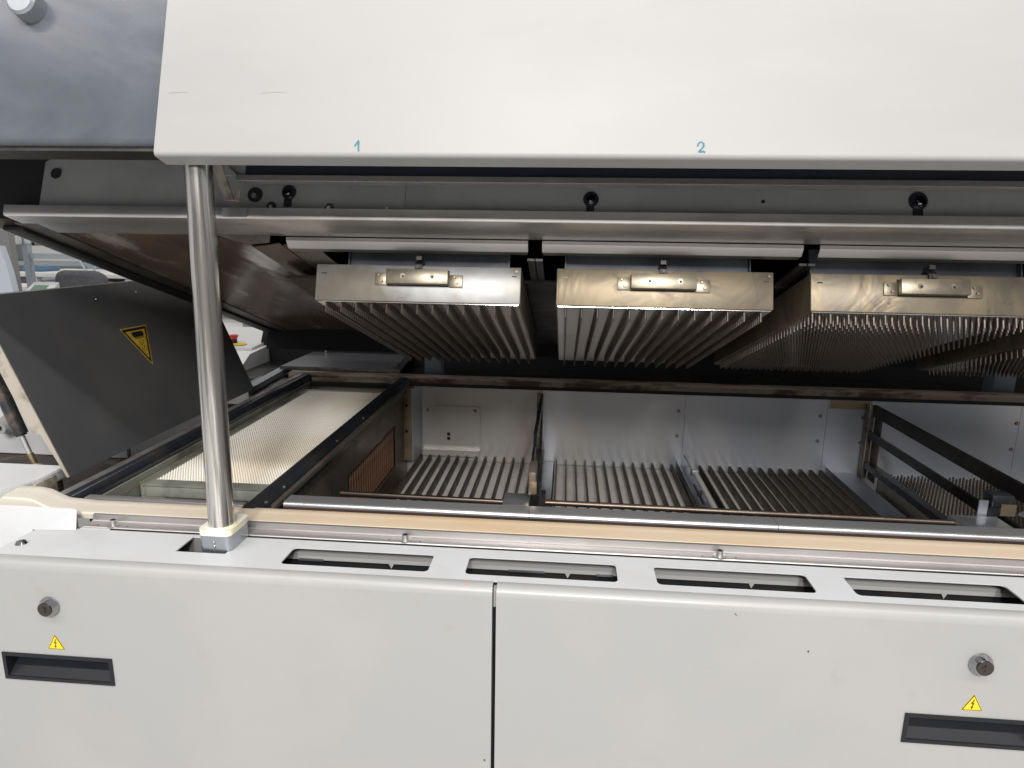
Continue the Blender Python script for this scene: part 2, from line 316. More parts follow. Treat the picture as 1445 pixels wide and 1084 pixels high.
# stainless flat strip with socket screws
b = BM(); prism(b, [(.9515, .944), (.9515, .9497), (.9525, .9510), (.9735, .9510), (.9752, .9525), (.9765, .9612), (.9806, .9618), (.9806, .944)], 'x', -.7745, 1.6)
rs = obj("clamping_strip", b, RAILST, base)
k = 0
for x in (-.728, -.242, .245, .735, 1.22):
    b = BM(); cyl(b, (x, .9605, .9511), (x, .9605, .9525), .0100, 20); cyl(b, (x, .9605, .9526), (x, .9605, .9610), .0050, 16)
    cyl(b, (x, .9605, .9611), (x, .9605, .9614), .0029, 6, mi=1)
    obj("socket_screw", b, [STEEL, BLACKI], rs)
b = BM()
for x in (-.728, -.242, .245, .735, 1.22):
    for s in (-.026, .024): cyl(b, (x + s, .9590, .9505), (x + s, .9590, .9513), .0014, 8)
obj("rivet_holes", b, BLACKI, rs)
# gasket front (rounded bead), with fat left end
prof = [(.981, .951), (.9812, .9590), (.9835, .9618), (.992, .9632), (1.006, .9638), (1.010, .9646), (1.014, .9656), (1.020, .9657), (1.0255, .9650), (1.0285, .9620), (1.0295, .950)]
b = BM(); prism(b, prof, 'x', -.80, 1.6); gk = obj("front_gasket", b, CREAM, base)
b = BM()
secs = [(-.945, .014), (-.938, .020), (-.90, .020), (-.882, .017), (-.867, .010), (-.851, .003), (-.8002, 0)]
rings = []
for x, h in secs: rings.append([b.verts.new((x, y, z + (h if z > .955 else 0))) for y, z in prof])
for A, B in zip(rings[:-1], rings[1:]):
    for i in range(len(prof)): b.faces.new((A[i], A[(i + 1) % len(prof)], B[(i + 1) % len(prof)], B[i]))
b.faces.new(rings[0]); b.faces.new(rings[-1][::-1]); obj("gasket_end", b, CREAM, gk)
# dark brown groove behind the gasket, plus a strip over the rim's front face
b = BM(); box(b, -.50, 1.6, 1.0300, 1.0772, .930, .940); box(b, -.492, 1.6, 1.0758, 1.0773, .9405, .9475); obj("gasket_groove", b, GROOVE, base)
b = BM(); box(b, -.835, -.545, 1.0365, 1.052, .94, .964, bev=.001); obj("entry_sill", b, RAILST, base)
# chamber rim segments
for i, (a, c) in enumerate(((-.492, -.0535), (-.0525, .367), (.368, .79), (.791, 1.21), (1.211, 1.6))):
    b = BM(); path = [(1.058, .935)] + arc(1.066, .947, .008, 180, 90, 5) + [(1.115, .955), (1.118, .945)]
    prism(b, [(1.0775, .930)] + arc(1.0845, .948, .007, 180, 90, 6) + [(1.112, .955)] + arc(1.112, .949, .006, 90, 0, 3) + [(1.118, .930)], 'x', a, c)
    obj("chamber_rim", b, RIM, base)
# chamber box
b = BM(); box(b, -.52, 1.9, 1.10, 2.10, .640, .645); obj("chamber_floor", b, DARKST, base)
bx("chamber_front_wall", DARKST, base, -.52, 1.9, 1.095, 1.10, .645, .929)
# left chamber wall with opening + copper grille
b = BM(); holed(b, [(1.06, .645), (2.098, .645), (2.098, .951), (1.06, .951)], [[(1.50, .715), (1.962, .715), (1.962, .850), (1.50, .850)]], 'x', -.521, -.517)
cw = obj("chamber_side_wall", b, DARKST2, base)
b = BM(); box(b, -.5285, -.5265, 1.5, 1.965, .71, .855); obj("grille_backing", b, BROWNBAR, cw)
gb = BM(); prism(gb, [(-.5262, .001), (-.5225, .0), (-.5225, .009), (-.5262, .010)], 'z', .718, .847)
y = 1.53; first = None
while y < 1.945:
    if first is None: first = obj("grille_rib", gb, COPPER, cw, local=True, smooth=0); first.location = (0, y - 1.5, 0)
    else: inst(first, cw, (0, y - 1.5, 0))
    y += .0205
# back wall panels
zt = .942
panels = [(-.52, -.069, BACKT), (-.068, .3875, BACKW), (.3885, .8265, BACKW), (.8275, .954, BACKW), (.956, 1.40, BACKW), (1.401, 1.9, BACKW)]
for i, (a, c, m) in enumerate(panels):
    b = BM(); box(b, a, c, 2.100, 2.103, .645, zt); p = obj("back_panel", b, m, base)
    for sx in ((a - .02,) if i in (2, 3, 4) else ()):
        for sz in (.889, .807):
            b = BM(); cyl(b, (sx, 2.0998, sz), (sx, 2.0955, sz), .006, 10, .0045); obj("wall_screw", b, BRASS, p)
b = BM(); box(b, .832, .95, 2.0992, 2.0998, .915, zt); obj("tan_patch", b, TAN, base, label="heat tanned top corner of the back wall")
for sx, sz in ((1.393, .887), (1.39, .804)):
    b = BM(); cyl(b, (sx, 2.0998, sz), (sx, 2.0955, sz), .0065, 10, .0045); obj("wall_screw", b, BRASS, base)
# tan corner post
b = BM(); box(b, -.524, -.4895, 2.060, 2.0995, .700, .943); po = obj("corner_post", b, TAN, base)
b = BM(); prism(b, [(-.4893, 2.060), (-.487, 2.060), (-.464, 2.099), (-.4665, 2.099)], 'z', .702, .942); obj("post_flange", b, BACKW, po)
for sz in (.885, .80):
    b = BM(); cyl(b, (-.507, 2.0598, sz), (-.507, 2.056, sz), .0055, 10, .004); obj("post_screw", b, BROWNBAR, po)
# bolted access plate
b = BM(); box(b, -.459, -.270, 2.095, 2.0975, .735, .880); box(b, -.459, -.270, 2.075, 2.0948, .733, .7349); box(b, -.459, -.270, 2.0745, 2.0765, .716, .7325)
ap = obj("access_plate", b, BACKT, base)
for sx, sz in ((-.445, .866), (-.287, .867), (-.375, .785), (-.375, .770)):
    b = BM(); cyl(b, (sx, 2.0948, sz), (sx, 2.0905, sz), .0062, 10, .0045); obj("plate_screw", b, BRASS if sz > .8 else BROWNBAR, ap)
# back rim recess and gasket
bx("back_recess", VOID, base, -.85, 1.9, 2.104, 2.138, .93, .945)
b = BM(); prism(b, [(2.139, .94), (2.139, .960), (2.148, .9665), (2.178, .9665), (2.186, .960), (2.186, .94)], 'x', -.93, 1.9); obj("back_gasket", b, BACKGASK, base)
# seal rails of the entry section
def rail(name, x0, x1, y0, y1):
    b = BM(); w = (x1 - x0)
    prof = [(x0, .945)] + arc(x0 + .008, .958, .008, 180, 90, 4) + arc(x1 - .016, .950, .016, 90, 0, 5) + [(x1, .93), (x1 - .012, .93), (x0, .93)]
    prism(b, prof, 'y', y0, y1); return obj(name, b, RUBBER, base)
r1 = rail("left_seal_rail", -.887, -.847, 1.018, 2.135)
b = BM(); box(b, -.8462, -.842, 1.06, 2.12, .90, .945); obj("rail_inner_wall", b, TRAYF, base)
b = BM(); box(b, -.8885, -.8872, 1.02, 2.12, .94, .9655); box(b, -.8871, -.871, 1.019, 2.12, .9662, .9672); obj("rail_edge_strip", b, EDGEST, r1)
r2 = rail("right_seal_rail", -.545, -.505, 1.02, 2.12)
for yy in (1.055, 1.13, 1.42, 1.62):
    b = BM(); cyl(b, (-.512, yy, .9625), (-.512, yy, .9645), .0032, 8); obj("rail_rivet", b, STEEL, r2)
b = BM(); box(b, -.5045, -.4995, 1.035, 1.058, .93, .953); prism(b, [(-.5215, .9515), (-.503, .9515), (-.500, .945), (-.500, .953), (-.503, .956), (-.5215, .956)], 'y', 1.06, 2.09)
obj("rail_flange", b, DARKST2, r2)
# entry pit below the tray
bx("entry_pit_floor", DARKST, base, -.846, -.546, 1.053, 2.12, .86, .865)
b = BM(); box(b, -.842, -.548, 2.118, 2.122, .866, .955); obj("entry_end_wall", b, TANWALL, base)
b = BM(); box(b, -.842, -.548, 1.0525, 1.056, .866, .939); obj("entry_front_wall", b, DARKST, base)
b = BM(); cyl(b, (-.822, 1.06, .938), (-.834, 2.05, .938), .0012, 6); obj("thin_guide_wire", b, TAN, base)
bx("rear_deck", DARKST, base, -1.30, 1.9, 2.187, 2.515, .90, .930)
bx("rear_left_deck", FLANGE, base, -1.05, -.935, 1.80, 2.186, .90, .940)
bx("outer_gutter", GUT, base, -1.28, -.8890, 1.00, 1.80, .915, .929)
b = BM(); box(b, -.9035, -.8965, 1.24, 1.85, .9385, .957); obj("hinge_strip", b, EDGE, base)
# guide rods
for a, c in ((-.425, -.106), (-.03, .706)):
    b = BM(); cyl(b, (a, 1.188, .932), (c, 1.180, .932), .0056, 12); obj("guide_rod", b, ROD, base)
bx("rod_bracket", ZINC, base, -.106, -.058, 1.14, 1.20, .925, .944, bev=.001)
bx("rod_bracket", ZINC, base, .706, .790, 1.13, 1.20, .92, .940, bev=.001)
b = BM(); box(b, -.036, -.028, 1.17, 1.205, .915, .95); obj("rod_clamp", b, BLACKP, base)
# white ceramic tube with clip
b = BM(); cyl(b, (.4005, 2.098, .742), (.4005, 1.15, .742), .0075, 12); ct = obj("ceramic_tube", b, CERAM, base)
b = BM(); box(b, .389, .411, 1.925, 1.95, .732, .752, bev=.002); obj("tube_clip", b, ZINC, ct)
b = BM(); box(b, .376, .3885, 1.76, 1.775, .735, .748); box(b, .379, .384, 1.70, 1.8399, .735, .742); obj("tube_latch", b, BLACKP, ct)
for x0, x1 in ((-.080, -.026), (.372, .430), (.842, .93)):
    b = BM(); box(b, x0, x1, 1.2, 2.097, .700, .704); box(b, x0, x0 + .003, 1.2, 2.097, .7042, .722); obj("divider_channel", b, GALV, base)
# partitions: upright frame with three bars
def partition(x, mt, mm, full=True):
    b = BM()
    box(b, x - .0045, x + .0045, 1.20 if full else 1.62, 2.07, .903, .938); p = obj("partition_frame", b, mt, base)
    b = BM(); box(b, x - .016, x + .002, 2.07, 2.095, .700, .936, bev=.004); box(b, x + .004, x + .0045, 2.02, 2.07, .70, .9025); obj("partition_upright", b, DARKST2, p)
    b = BM(); box(b, x - .012, x - .005, 1.25 if full else 1.70, 2.068, .832, .856); obj("partition_bar", b, mm, p)
    b = BM(); box(b, x - .012, x + .012, 1.30, 2.068, .736, .756); obj("partition_bar", b, mm, p)
    for sz in (.89, .80):
        b = BM(); cyl(b, (x - .008, 2.0695, sz), (x - .008, 2.066, sz), .0055, 10); obj("partition_screw", b, BRASS, p)
partition(.955, BROWNBAR, BLACKP)
partition(-.068, BLACKP, BLACKP, full=False)
def endblock(x, y, z, w):
    b = BM(); box(b, x - w, x + .006, y, y + .07, z - .02, z + .025, bev=.002); o = obj("end_block", b, DARKST2, base)
    b = BM(); box(b, x - .005, x + .0075, y - .003, y - .001, z - .016, z + .008); obj("tan_tab", b, TAN, o)
endblock(-.052, 1.17, .972, .008)
b = BM(); box(b, .782, .820, 1.205, 1.235, .955, .978, bev=.002); box(b, .778, .797, 1.2055, 1.23, .920, .9545); o = obj("end_block", b, BLACKP, base)
b = BM(); box(b, .797, .823, 1.2015, 1.2035, .941, .963); obj("tan_tab", b, TAN, o)
b = BM(); box(b, .760, .776, 1.205, 1.2075, .922, .968); obj("block_plate", b, ZINC, o)
b = BM(); prism(b, [(.83, 1.205), (.88, 1.13), (.90, 1.13), (.845, 1.215)], 'z', .942, .947); obj("bright_strip", b, ZINC, o)

# ---- lower heater modules
def fin_mesh(length, h, t, teeth, tp):
    """a thin plate along +y with a toothed top edge"""
    b = BM(); n = int(length / tp); prof = [(0, 0)]
    prof = []
    for i in range(n):
        y0 = i * tp; prof += [(y0, h), (y0, h + teeth), (y0 + tp * .55, h + teeth), (y0 + tp * .55, h)]
    A = lambda x: None
    # body
    box(b, -t / 2, t / 2, 0, length, 0, h)
    for i in range(n): box(b, -t / 2, t / 2, i * tp, i * tp + tp * .55, h + .0001, h + teeth)
    return b
def pinrow(length, pitch, r, h, z0=0, spine=0, off=0, n=6):
    b = BM(); k = int(length / pitch)
    for i in range(k):
        y = off + i * pitch; cyl(b, (0, y, z0), (0, y, z0 + h), r, n)
    if spine:
        box(b, -r * .45, r * .45, 0, length, min(z0, z0 + spine), max(z0, z0 + spine))
    return b
OY = 1.5   # base origin y
finsrc = None; pinsrc = {}
for mi_, (x0, x1, kind_) in enumerate(((-.470, -.085, 'fin'), (-.022, .365, 'fin'), (.437, .830, 'fin'), (1.005, 1.40, 'pin'), (1.46, 1.85, 'pin'))):
    b = BM(); box(b, x0, x1, 1.22, 2.092, .648, .6925, bev=.001)
    hm = obj("lower_heater_module", b, PLATE, base)
    if kind_ == 'fin':
        n = 13; p = (x1 - x0) / (n - .45)
        for i in range(n):
            loc = (x0 + .006 + i * p, 1.225 - OY, .6926)
            if finsrc is None: finsrc = obj("nozzle_fin", fin_mesh(.862, .0235, .0040, .0050, .0115), FIN, hm, local=True, smooth=0); finsrc.location = loc
            else: inst(finsrc, hm, loc)
    else:
        n = 26; p = (x1 - x0 - .012) / (n - 1)
        for i in range(n):
            loc = (x0 + .006 + i * p, 1.228 - OY, .6926)
            if i % 2 not in pinsrc:
                o = obj("nozzle_row", pinrow(.85, .0175, .0027, .027, off=.0088 * (i % 2)), FIN, hm, local=True); o.location = loc; pinsrc[i % 2] = o
            else: inst(pinsrc[i % 2], hm, loc)

# ================================================================== ENTRY TRAY
tray = thing("stud_tray", "shallow grey green tray filled with rows of small cream studs behind the steel column", "tray", (-.70, 1.6, .90))
b = BM(); box(b, -.838, -.552, 1.19, 2.045, .903, .928, bev=.004, seg=3); obj("tray_body", b, TRAYF, tray)
b = BM()
holed(b, rrect(-.840, -.550, 1.188, 2.047, .008), [rrect(-.818, -.558, 1.215, 2.03, .003)], 'z', .9285, .9325); obj("tray_rim", b, TRAYF, tray)
b = BM(); box(b, -.8178, -.5582, 1.2152, 2.0298, .9282, .9295); obj("stud_plate", b, STUDB, tray)
b = BM(); px_, py_ = .0056, .0050; j = 0; yy = 1.2180
while yy < 2.028:
    xx = -.8155 + (px_ / 2 if j % 2 else 0)
    while xx < -.560:
        r = .0021; z0, z1 = .9295, .9325
        q = [b.verts.new((xx + r * c, yy + r * s, z0)) for c, s in ((-1, -1), (1, -1), (1, 1), (-1, 1))]
        t = [b.verts.new((xx + r * .62 * c, yy + r * .62 * s, z1)) for c, s in ((-1, -1), (1, -1), (1, 1), (-1, 1))]
        b.faces.new(t)
        for i in range(4): b.faces.new((q[i], q[(i + 1) % 4], t[(i + 1) % 4], t[i]))
        xx += px_
    yy += py_; j += 1
obj("stud_field", b, STUD, tray, smooth=0, kind="stuff", recalc=False)

# ================================================================== LIFT COLUMN
colm = thing("lift_column", "round ground steel column rising from a cream collar beside the white ledge", "column", (-.518, .915, .90))
b = BM(); cyl(b, (-.518, .913, .90), (-.518, .936, 1.60), .0187, 40); obj("steel_shaft", b, SHAFT, colm)
b = BM(); prism(b, rrect(-.5440, -.494, .893, .955, .008), 'z', .86, .9745); cb = obj("column_block", b, ZINC, colm)
for sz in (.9635, .957):
    b = BM(); cyl(b, (-.5195, .8929, sz), (-.5195, .8921, sz), .0026, 10, .0018); obj("block_dimple", b, CHROME, cb)
b = BM(); prism(b, rrect(-.5450, -.493, .892, .957, .010), 'z', .9747, .984); co = obj("nylon_collar", b, NYLON, colm)
b = BM(); cyl(b, (-.518, .9155, .9841), (-.518, .9155, .9860), .0225, 32, .0205); obj("collar_lip", b, NYLON, co)

# ================================================================== HOOD
TILT = math.radians(17.6)
HLOC = (0, 1.06, 1.445)
hood = thing("oven_hood", "raised white oven hood with steel inner frame and nozzle heaters hanging beneath", "oven hood", HLOC, (-TILT, 0, 0))
def hb(name, m, *d, bev=0, par=None, **k):
    return bx(name, m, par or hood, *d, bev=bev, local=True, **k)
# outer cover: one bent sheet
CV = -.200
b = BM()
lip = [(-.1765, .0165), (-.176, .016)]
path = [(-.170, .0150)] + [(CV + .008, .0150)] + arc(CV + .006, .0210, .006, 270, 180, 4) + [(CV, .60), (CV + .06, .66), (1.10, .70)]
prism(b, strip_prof(path, -.0025), 'x', -.5455, 1.9)
prism(b, [(CV + .004, .02), (CV + .003, .60), (CV + .062, .655), (1.10, .695), (1.10, .62), (-.12, .55), (-.172, .018)], 'x', -.5450, -.5425)
cov = obj("cover_panel", b, COVER, hood, local=True)
def ribbon(pts, w, vv):
    b = BM(); A = []; 
    for i, p in enumerate(pts):
        a = Vector(pts[max(0, i - 1)]); c = Vector(pts[min(len(pts) - 1, i + 1)]); d = (c - a).normalized(); n = Vector((-d.y, d.x)) * w / 2 * (.75 + .5 * random.random())
        A.append((b.verts.new((p[0] + n.x, vv, p[1] + n.y)), b.verts.new((p[0] - n.x, vv, p[1] - n.y))))
    for (p, q), (r, s) in zip(A[:-1], A[1:]): b.faces.new((p, q, s, r))
    return b
vd = CV - .0004
k = .00093
one = [(-.2725 + (x - 515) * k, .0285 - (y - 204) * k) for x, y in ((510.5, 204.5), (512, 202), (514, 199), (515.6, 195.8), (516, 199), (515.8, 203), (515.7, 208), (516.8, 211.5))]
obj("handwritten_number", ribbon(one, .0024, vd), CYAN, cov, local=True, smooth=0, label="cyan handwritten 1")
two = [(.1590 + (x - 986) * k, .0285 - (y - 206) * k) for x, y in ((980.7, 204.5), (982, 201), (984, 198.6), (986.5, 198.8), (988.8, 200.5), (988.8, 204), (987, 207), (984.5, 209.5), (982.3, 211.8), (985, 211.8), (988, 211.3), (991, 212.6))]
obj("handwritten_number", ribbon(two, .0024, vd), CYAN, cov, local=True, smooth=0, label="cyan handwritten 2")
for pts in ([(-.532 + .0, .1), (-.505, .1012)], [(-.405, .0995), (-.388, .1005), (-.374, .1008)]):
    obj("scuff_mark", ribbon(pts, .0004, vd), SCUFF, cov, local=True, smooth=0)
# inner channel behind the cover lip
b = BM(); prism(b, [(-.055, .041), (-.055, .0495), (-.053, .0505), (-.020, .0505), (-.020, .0485), (-.051, .0485), (-.053, .041)], 'x', -.508, 1.9); ch = obj("inner_channel", b, STEEL, hood, local=True)
b = BM(); prism(b, [(-.050, .0508), (-.046, .11), (-.044, .11), (-.048, .0508)], 'x', -.497, 1.9); obj("channel_web", b, NAVY, ch, local=True)
b = BM(); box(b, -.530, -.4975, -.0495, -.046, .0508, .11); prism(b, [(-.5085, .041), (-.5085, .050), (-.545, .085), (-.545, .078)], 'y', -.055, -.028); obj("channel_end", b, GREYP, ch, local=True)
# inner wall with screw pockets
hb("inner_wall", GREYP, -.46 - .08, 1.9, .020, .024, .004, .16)
b = BM(); prism(b, [(-.888, .012), (-.540, .012), (-.540, .1050), (-.876, .1050), (-.884, .100)], 'y', .020, .0235); ew = obj("end_bracket", b, GREYP, hood, local=True)
b = BM(); cyl(b, (-.863, .0195, .080), (-.863, .0185, .080), .0095, 8); cyl(b, (-.859, .0184, .083), (-.859, .0175, .083), .006, 8); obj("bracket_hole", b, VOID, ew, local=True)
for x, w_, r in ((-.457, .0515, .0125), (.033, .0455, .0125), (.526, .048, .0145), (1.02, .048, .0135)):
    b = BM(); n = 18
    # ring recess: black cup with bright screw inside
    cyl(b, (x, .0197, w_), (x, .0175, w_), r, n, r * .93)
    cup = obj("screw_pocket", b, RUBBER, hood, local=True)
    b = BM(); cyl(b, (x, .0173, w_ - r * .25), (x, .0120, w_ - r * .25), r * .55, 12); cyl(b, (x, .0118, w_ - r * .25), (x, .0095, w_ - r * .25), r * .30, 6); obj("pocket_screw", b, CHROME, cup, local=True)
    b = BM(); box(b, x - r * .55, x + r * .45, .0180, .0197, w_ - r - .012, w_ - r * .94); obj("pocket_slot", b, VOID, cup, local=True)
for x, w_, r in ((-.514, .047, .013), (-.485, .028, .008), (-.388, .027, .0075), (-.292, .027, .0075), (.297, .0445, .0028)):
    b = BM(); cyl(b, (x, .0197, w_), (x, .0185, w_), r, 14, r * .95); h_ = obj("wall_hole", b, RUBBER, hood, local=True)
    if r > .005:
        b = BM(); cyl(b, (x, .0183, w_ - r * .2), (x, .0150, w_ - r * .2), r * .35, 8); obj("hole_screw", b, STEEL, h_, local=True)
hb("wall_overlap_plate", GREYP, -.350, -.264, .0180, .0198, .020, .066)
# beam: L section with rounded nose
b = BM(); path = [(.0, .018)] + [(0, .004)] + arc(.005, .005, .005, 180, 270, 4)[1:] + [(.088, .0)]
prism(b, [(0.0, .0180), (0, .005)] + arc(.005, .005, .005, 180, 270, 4) + [(.088, 0), (.088, .0025), (.019, .0035), (.019, .018)], 'x', -.560, 1.9)
beam = obj("front_beam", b, STEEL, hood, local=True)
b = BM(); prism(b, [(0.0, .0180), (0, .005)] + arc(.005, .005, .005, 180, 270, 4) + [(.088, 0), (.088, .0025), (.019, .0035), (.019, .018)], 'x', -.932, -.5605)
obj("front_beam_end", b, STEEL, hood, local=True)
b = BM(); box(b, -.555, -.515, -.003, -.0008, .002, .0165); obj("beam_joint_plate", b, STEEL, beam, local=True)
# bent flat bracket
b = BM(); pr = [(-.586, .092), (-.560, .068), (-.537, .019), (-.523, .019), (-.544, .070), (-.563, .092)]
prism(b, pr, 'y', -.030, -.026); fb = obj("bent_bracket", b, EDGE, hood, local=True)
b = BM(); box(b, -.524, -.515, -.028, -.024, .019, .036); obj("bracket_foot", b, EDGE, fb, local=True)
# tunnel roof at the left end
b = BM(); box(b, -.985, -.947, .060, 1.17, -.006, .004, bev=.0015); obj("end_seal", b, BLACKI, hood, local=True)
b = BM(); box(b, -.992, -.9855, .05, 1.17, -.004, .05); obj("end_edge", b, EDGE, hood, local=True)
b = BM(); box(b, -.9465, -.905, .04, 1.17, 0, .003); obj("end_flange", b, FLANGE, hood, local=True)
b = BM(); n = 14
prof = [(-.9045, .002), (-.89, .004)] + [(-.89 + .25 * i / 8, .004 + .006 * math.sin(math.pi * i / 8)) for i in range(1, 9)] + [(-.62, .0015), (-.60, -.003), (-.58, -.0085), (-.5515, -.016)]
prism(b, strip_prof(prof, .002), 'y', .0885, 1.10); obj("tunnel_roof", b, BROWN, hood, local=True, smooth=60)
b = BM(); prism(b, [(-.5500, -.0170), (-.548, -.0165), (-.500, -.010), (-.500, -.012), (-.548, -.0185)], 'y', .095, 1.08); obj("tunnel_side_sheet", b, BRSIDE, hood, local=True)
b = BM(); prism(b, [(-.4995, -.010), (-.4975, -.009), (-.4365, -.012), (-.4365, -.015), (-.4975, -.012)], 'y', .106, 1.08); obj("tunnel_inner_sheet", b, FLANGE, hood, local=True)
b = BM(); prism(b, [(-.62, -.0005), (-.515, -.0005), (-.515, -.012), (-.5495, -.0165), (-.58, -.0095), (-.60, -.004), (-.62, .001)], "y", .0862, .0882); obj("tunnel_front_lip", b, FLANGE, hood, local=True)
# dark inside of the hood
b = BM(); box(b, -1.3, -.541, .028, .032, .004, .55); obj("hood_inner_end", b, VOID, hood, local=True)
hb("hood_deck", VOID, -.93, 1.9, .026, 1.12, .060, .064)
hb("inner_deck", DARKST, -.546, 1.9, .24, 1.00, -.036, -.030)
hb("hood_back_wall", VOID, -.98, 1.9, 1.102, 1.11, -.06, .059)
# module tray rails
for a, c in ((-.487, -.068), (-.044, .382), (.408, .83), (.86, 1.28)):
    b = BM(); prism(b, [(.0895, -.0008), (.0885, -.0016), (.0885, -.0075), (.0905, -.0100), (.100, -.0180), (.102, -.0180), (.102, -.0165), (.092, -.0080), (.092, -.0008)], 'x', a, c); tr = obj("module_rail", b, RAILDK, hood, local=True)
    b = BM(); prism(b, [(.1022, -.0165), (.1022, -.0180), (.112, -.0195), (.112, -.0180)], 'x', a + .001, c - .001); obj("rail_return", b, GREYST, tr, local=True)
for x in (-.056, .395, .845):
    b = BM(); box(b, x - .013, x - .001, .110, .30, -.030, -.026); box(b, x + .001, x + .013, .110, .30, -.030, -.026); obj("divider_strut", b, HOOK, hood, local=True)
for a, c in ((-.39, -.104), (-.003, .310), (.412, .75), (.93, 1.24)):
    b = BM(); box(b, a, c, .150, .154, -.040, .010); box(b, a, c, .138, .1498, -.0415, -.0395); box(b, a - .002, a - .0002, .140, .154, -.041, -.012); box(b, c + .0002, c + .002, .140, .154, -.041, -.012)
    obj("module_backplate", b, GALV, hood, local=True)

# ---- upper heater modules: casing, nozzle rows, terminal bracket, hook
src = {}
def upper(x0, w, kind_, m, brx, long_=.68):
    y0 = .100
    b = BM(); box(b, x0, x0 + w, y0, y0 + long_ + .02, -.108, -.0445, bev=.0018)
    mo = obj("upper_heater_module", b, m, hood, local=True)
    b = BM(); box(b, x0 + .003, x0 + w - .003, y0 + .004, y0 + long_ + .016, -.1095, -.1081); obj("nozzle_plate", b, PLATEU, mo, local=True)
    if kind_ == 'row':
        n = 13; p = (w - .034) / (n - 1)
        for i in range(n):
            loc = (x0 + .017 + i * p, y0 + .012, -.1096)
            if 'row' not in src: o = obj("nozzle_row", pinrow(long_, .0118, .0017, -.0165, spine=-.006), PIN, mo, local=True); o.location = loc; src['row'] = o
            else: inst(src['row'], mo, loc)
    else:
        n = 25; p = (w - .012) / (n - 1)
        for i in range(n):
            loc = (x0 + .006 + i * p, y0 + .010, -.1096); q = 'pin%d' % (i % 2)
            if q not in src: o = obj("nozzle_row", pinrow(long_ - .012, .0172, .0019, -.0165, off=.0086 * (i % 2)), PIN, mo, local=True); o.location = loc; src[q] = o
            else: inst(src[q], mo, loc)
    # terminal bracket: lugs + raised box + screws
    if brx is not None:
        cx = brx; z1, z0 = -.0545, -.079
        b = BM(); s = .053
        box(b, cx - s, cx + s, y0 - .0145, y0 - .0125, z0, z1, bev=.0005)
        box(b, cx - s, cx + s, y0 - .0125, y0 - .0005, z1 - .0015, z1); box(b, cx - s, cx + s, y0 - .0125, y0 - .0005, z0, z0 + .0015)
        box(b, cx - s, cx - s + .0015, y0 - .0125, y0 - .0005, z0 + .002, z1 - .002); box(b, cx + s - .0015, cx + s, y0 - .0125, y0 - .0005, z0 + .002, z1 - .002)
        box(b, cx - s - .022, cx - s - .0005, y0 - .003, y0 - .0006, z0 - .001, z1 - .004, bev=.0008); box(b, cx + s + .0005, cx + s + .024, y0 - .003, y0 - .0006, z0 - .003, z1 - .006, bev=.0008)
        bk = BM(); box(bk, cx - s - .0012, cx + s + .0012, y0 - .0012, y0 - .0003, z0 - .0018, z1 + .0014); obj("bracket_shadow_backing", bk, BLACKP, mo, local=True)  # black backing plate added as the bracket's painted shadow outline
        obj("terminal_bracket", b, BRK, mo, local=True)
        for dx, dz, rr in ((-.024, -.0665, .0045), (.026, -.0665, .0045)):
            b = BM(); cyl(b, (cx + dx, y0 - .0146, dz), (cx + dx, y0 - .0152, dz), rr, 12, mi=0); cyl(b, (cx + dx + .0008, y0 - .0153, dz - .001), (cx + dx + .0008, y0 - .0158, dz - .001), rr * .5, 8, mi=1)
            obj("bracket_hole", b, [BRK, BLACKI], mo, local=True)
        for dx, dz in ((-s - .015, -.063), (-s - .010, -.0735), (s + .010, -.065), (s + .015, -.0745)):
            b = BM(); cyl(b, (cx + dx, y0 - .0031, dz), (cx + dx, y0 - .0055, dz), .0026, 8, .0018); obj("bracket_screw", b, BRASS, mo, local=True)
        b = BM(); hx = cx + .0
        prism(b, [(y0 + .02, -.036), (y0 + .004, -.036), (y0 - .006, -.044), (y0 - .007, -.052), (y0 - .0045, -.0525), (y0 - .0035, -.0455), (y0 + .005, -.0385), (y0 + .02, -.0385)], 'x', hx - .0062, hx + .0062)
        cyl(b, (hx, y0 - .0072, -.0485), (hx, y0 - .009, -.0488), .0026, 8)
        box(b, hx - .0045, hx + .0045, y0 - .004, y0 + .018, -.0355, -.029)
        obj("hook_clamp", b, HOOK, mo, local=True)
    for dx in (.010, w - .016):
        b = BM(); box(b, x0 + dx, x0 + dx + .0085, y0 - .0006, y0 + .0002, -.0615, -.0595); obj("casing_slot", b, BROWNBAR, mo, local=True)
    b = BM(); cyl(b, (x0 + w - .008, y0 - .0004, -.0525), (x0 + w - .008, y0 - .003, -.0525), .0022, 8); obj("casing_rivet", b, m, mo, local=True)
    return mo
upper(-.434, .356, 'row', GREYST, -.254)
upper(-.018, .356, 'row', TEMPER, .1585)
upper(.397, .358, 'pin', TEMPER, .586)
upper(.915, .36, 'pin', TEMPER, None)

# ================================================================== HOOD END COVER (blue grey)
ec = thing("hood_end_cover", "blue grey smeared end cover with a round bumper at the upper left", "cover", HLOC, (-TILT, 0, 0))
b = BM(); box(b, -1.40, -.5475, -.187, -.160, .036, .60, bev=.008, seg=4); obj("cover_shell", b, BLUEG, ec, local=True)
b = BM(); box(b, -1.40, -.555, -.178, -.150, .0300, .0355); obj("cover_underside", b, DARKST, ec, local=True)
b = BM(); cyl(b, (-.748, -.1872, .228), (-.748, -.207, .228), .0205, 28); cyl(b, (-.748, -.2071, .228), (-.748, -.2105, .228), .0205, 28, .0170); obj("round_bumper", b, mat("bumper_grey", (.26, .28, .30), .35, .2, rvar=.1), ec, local=True)

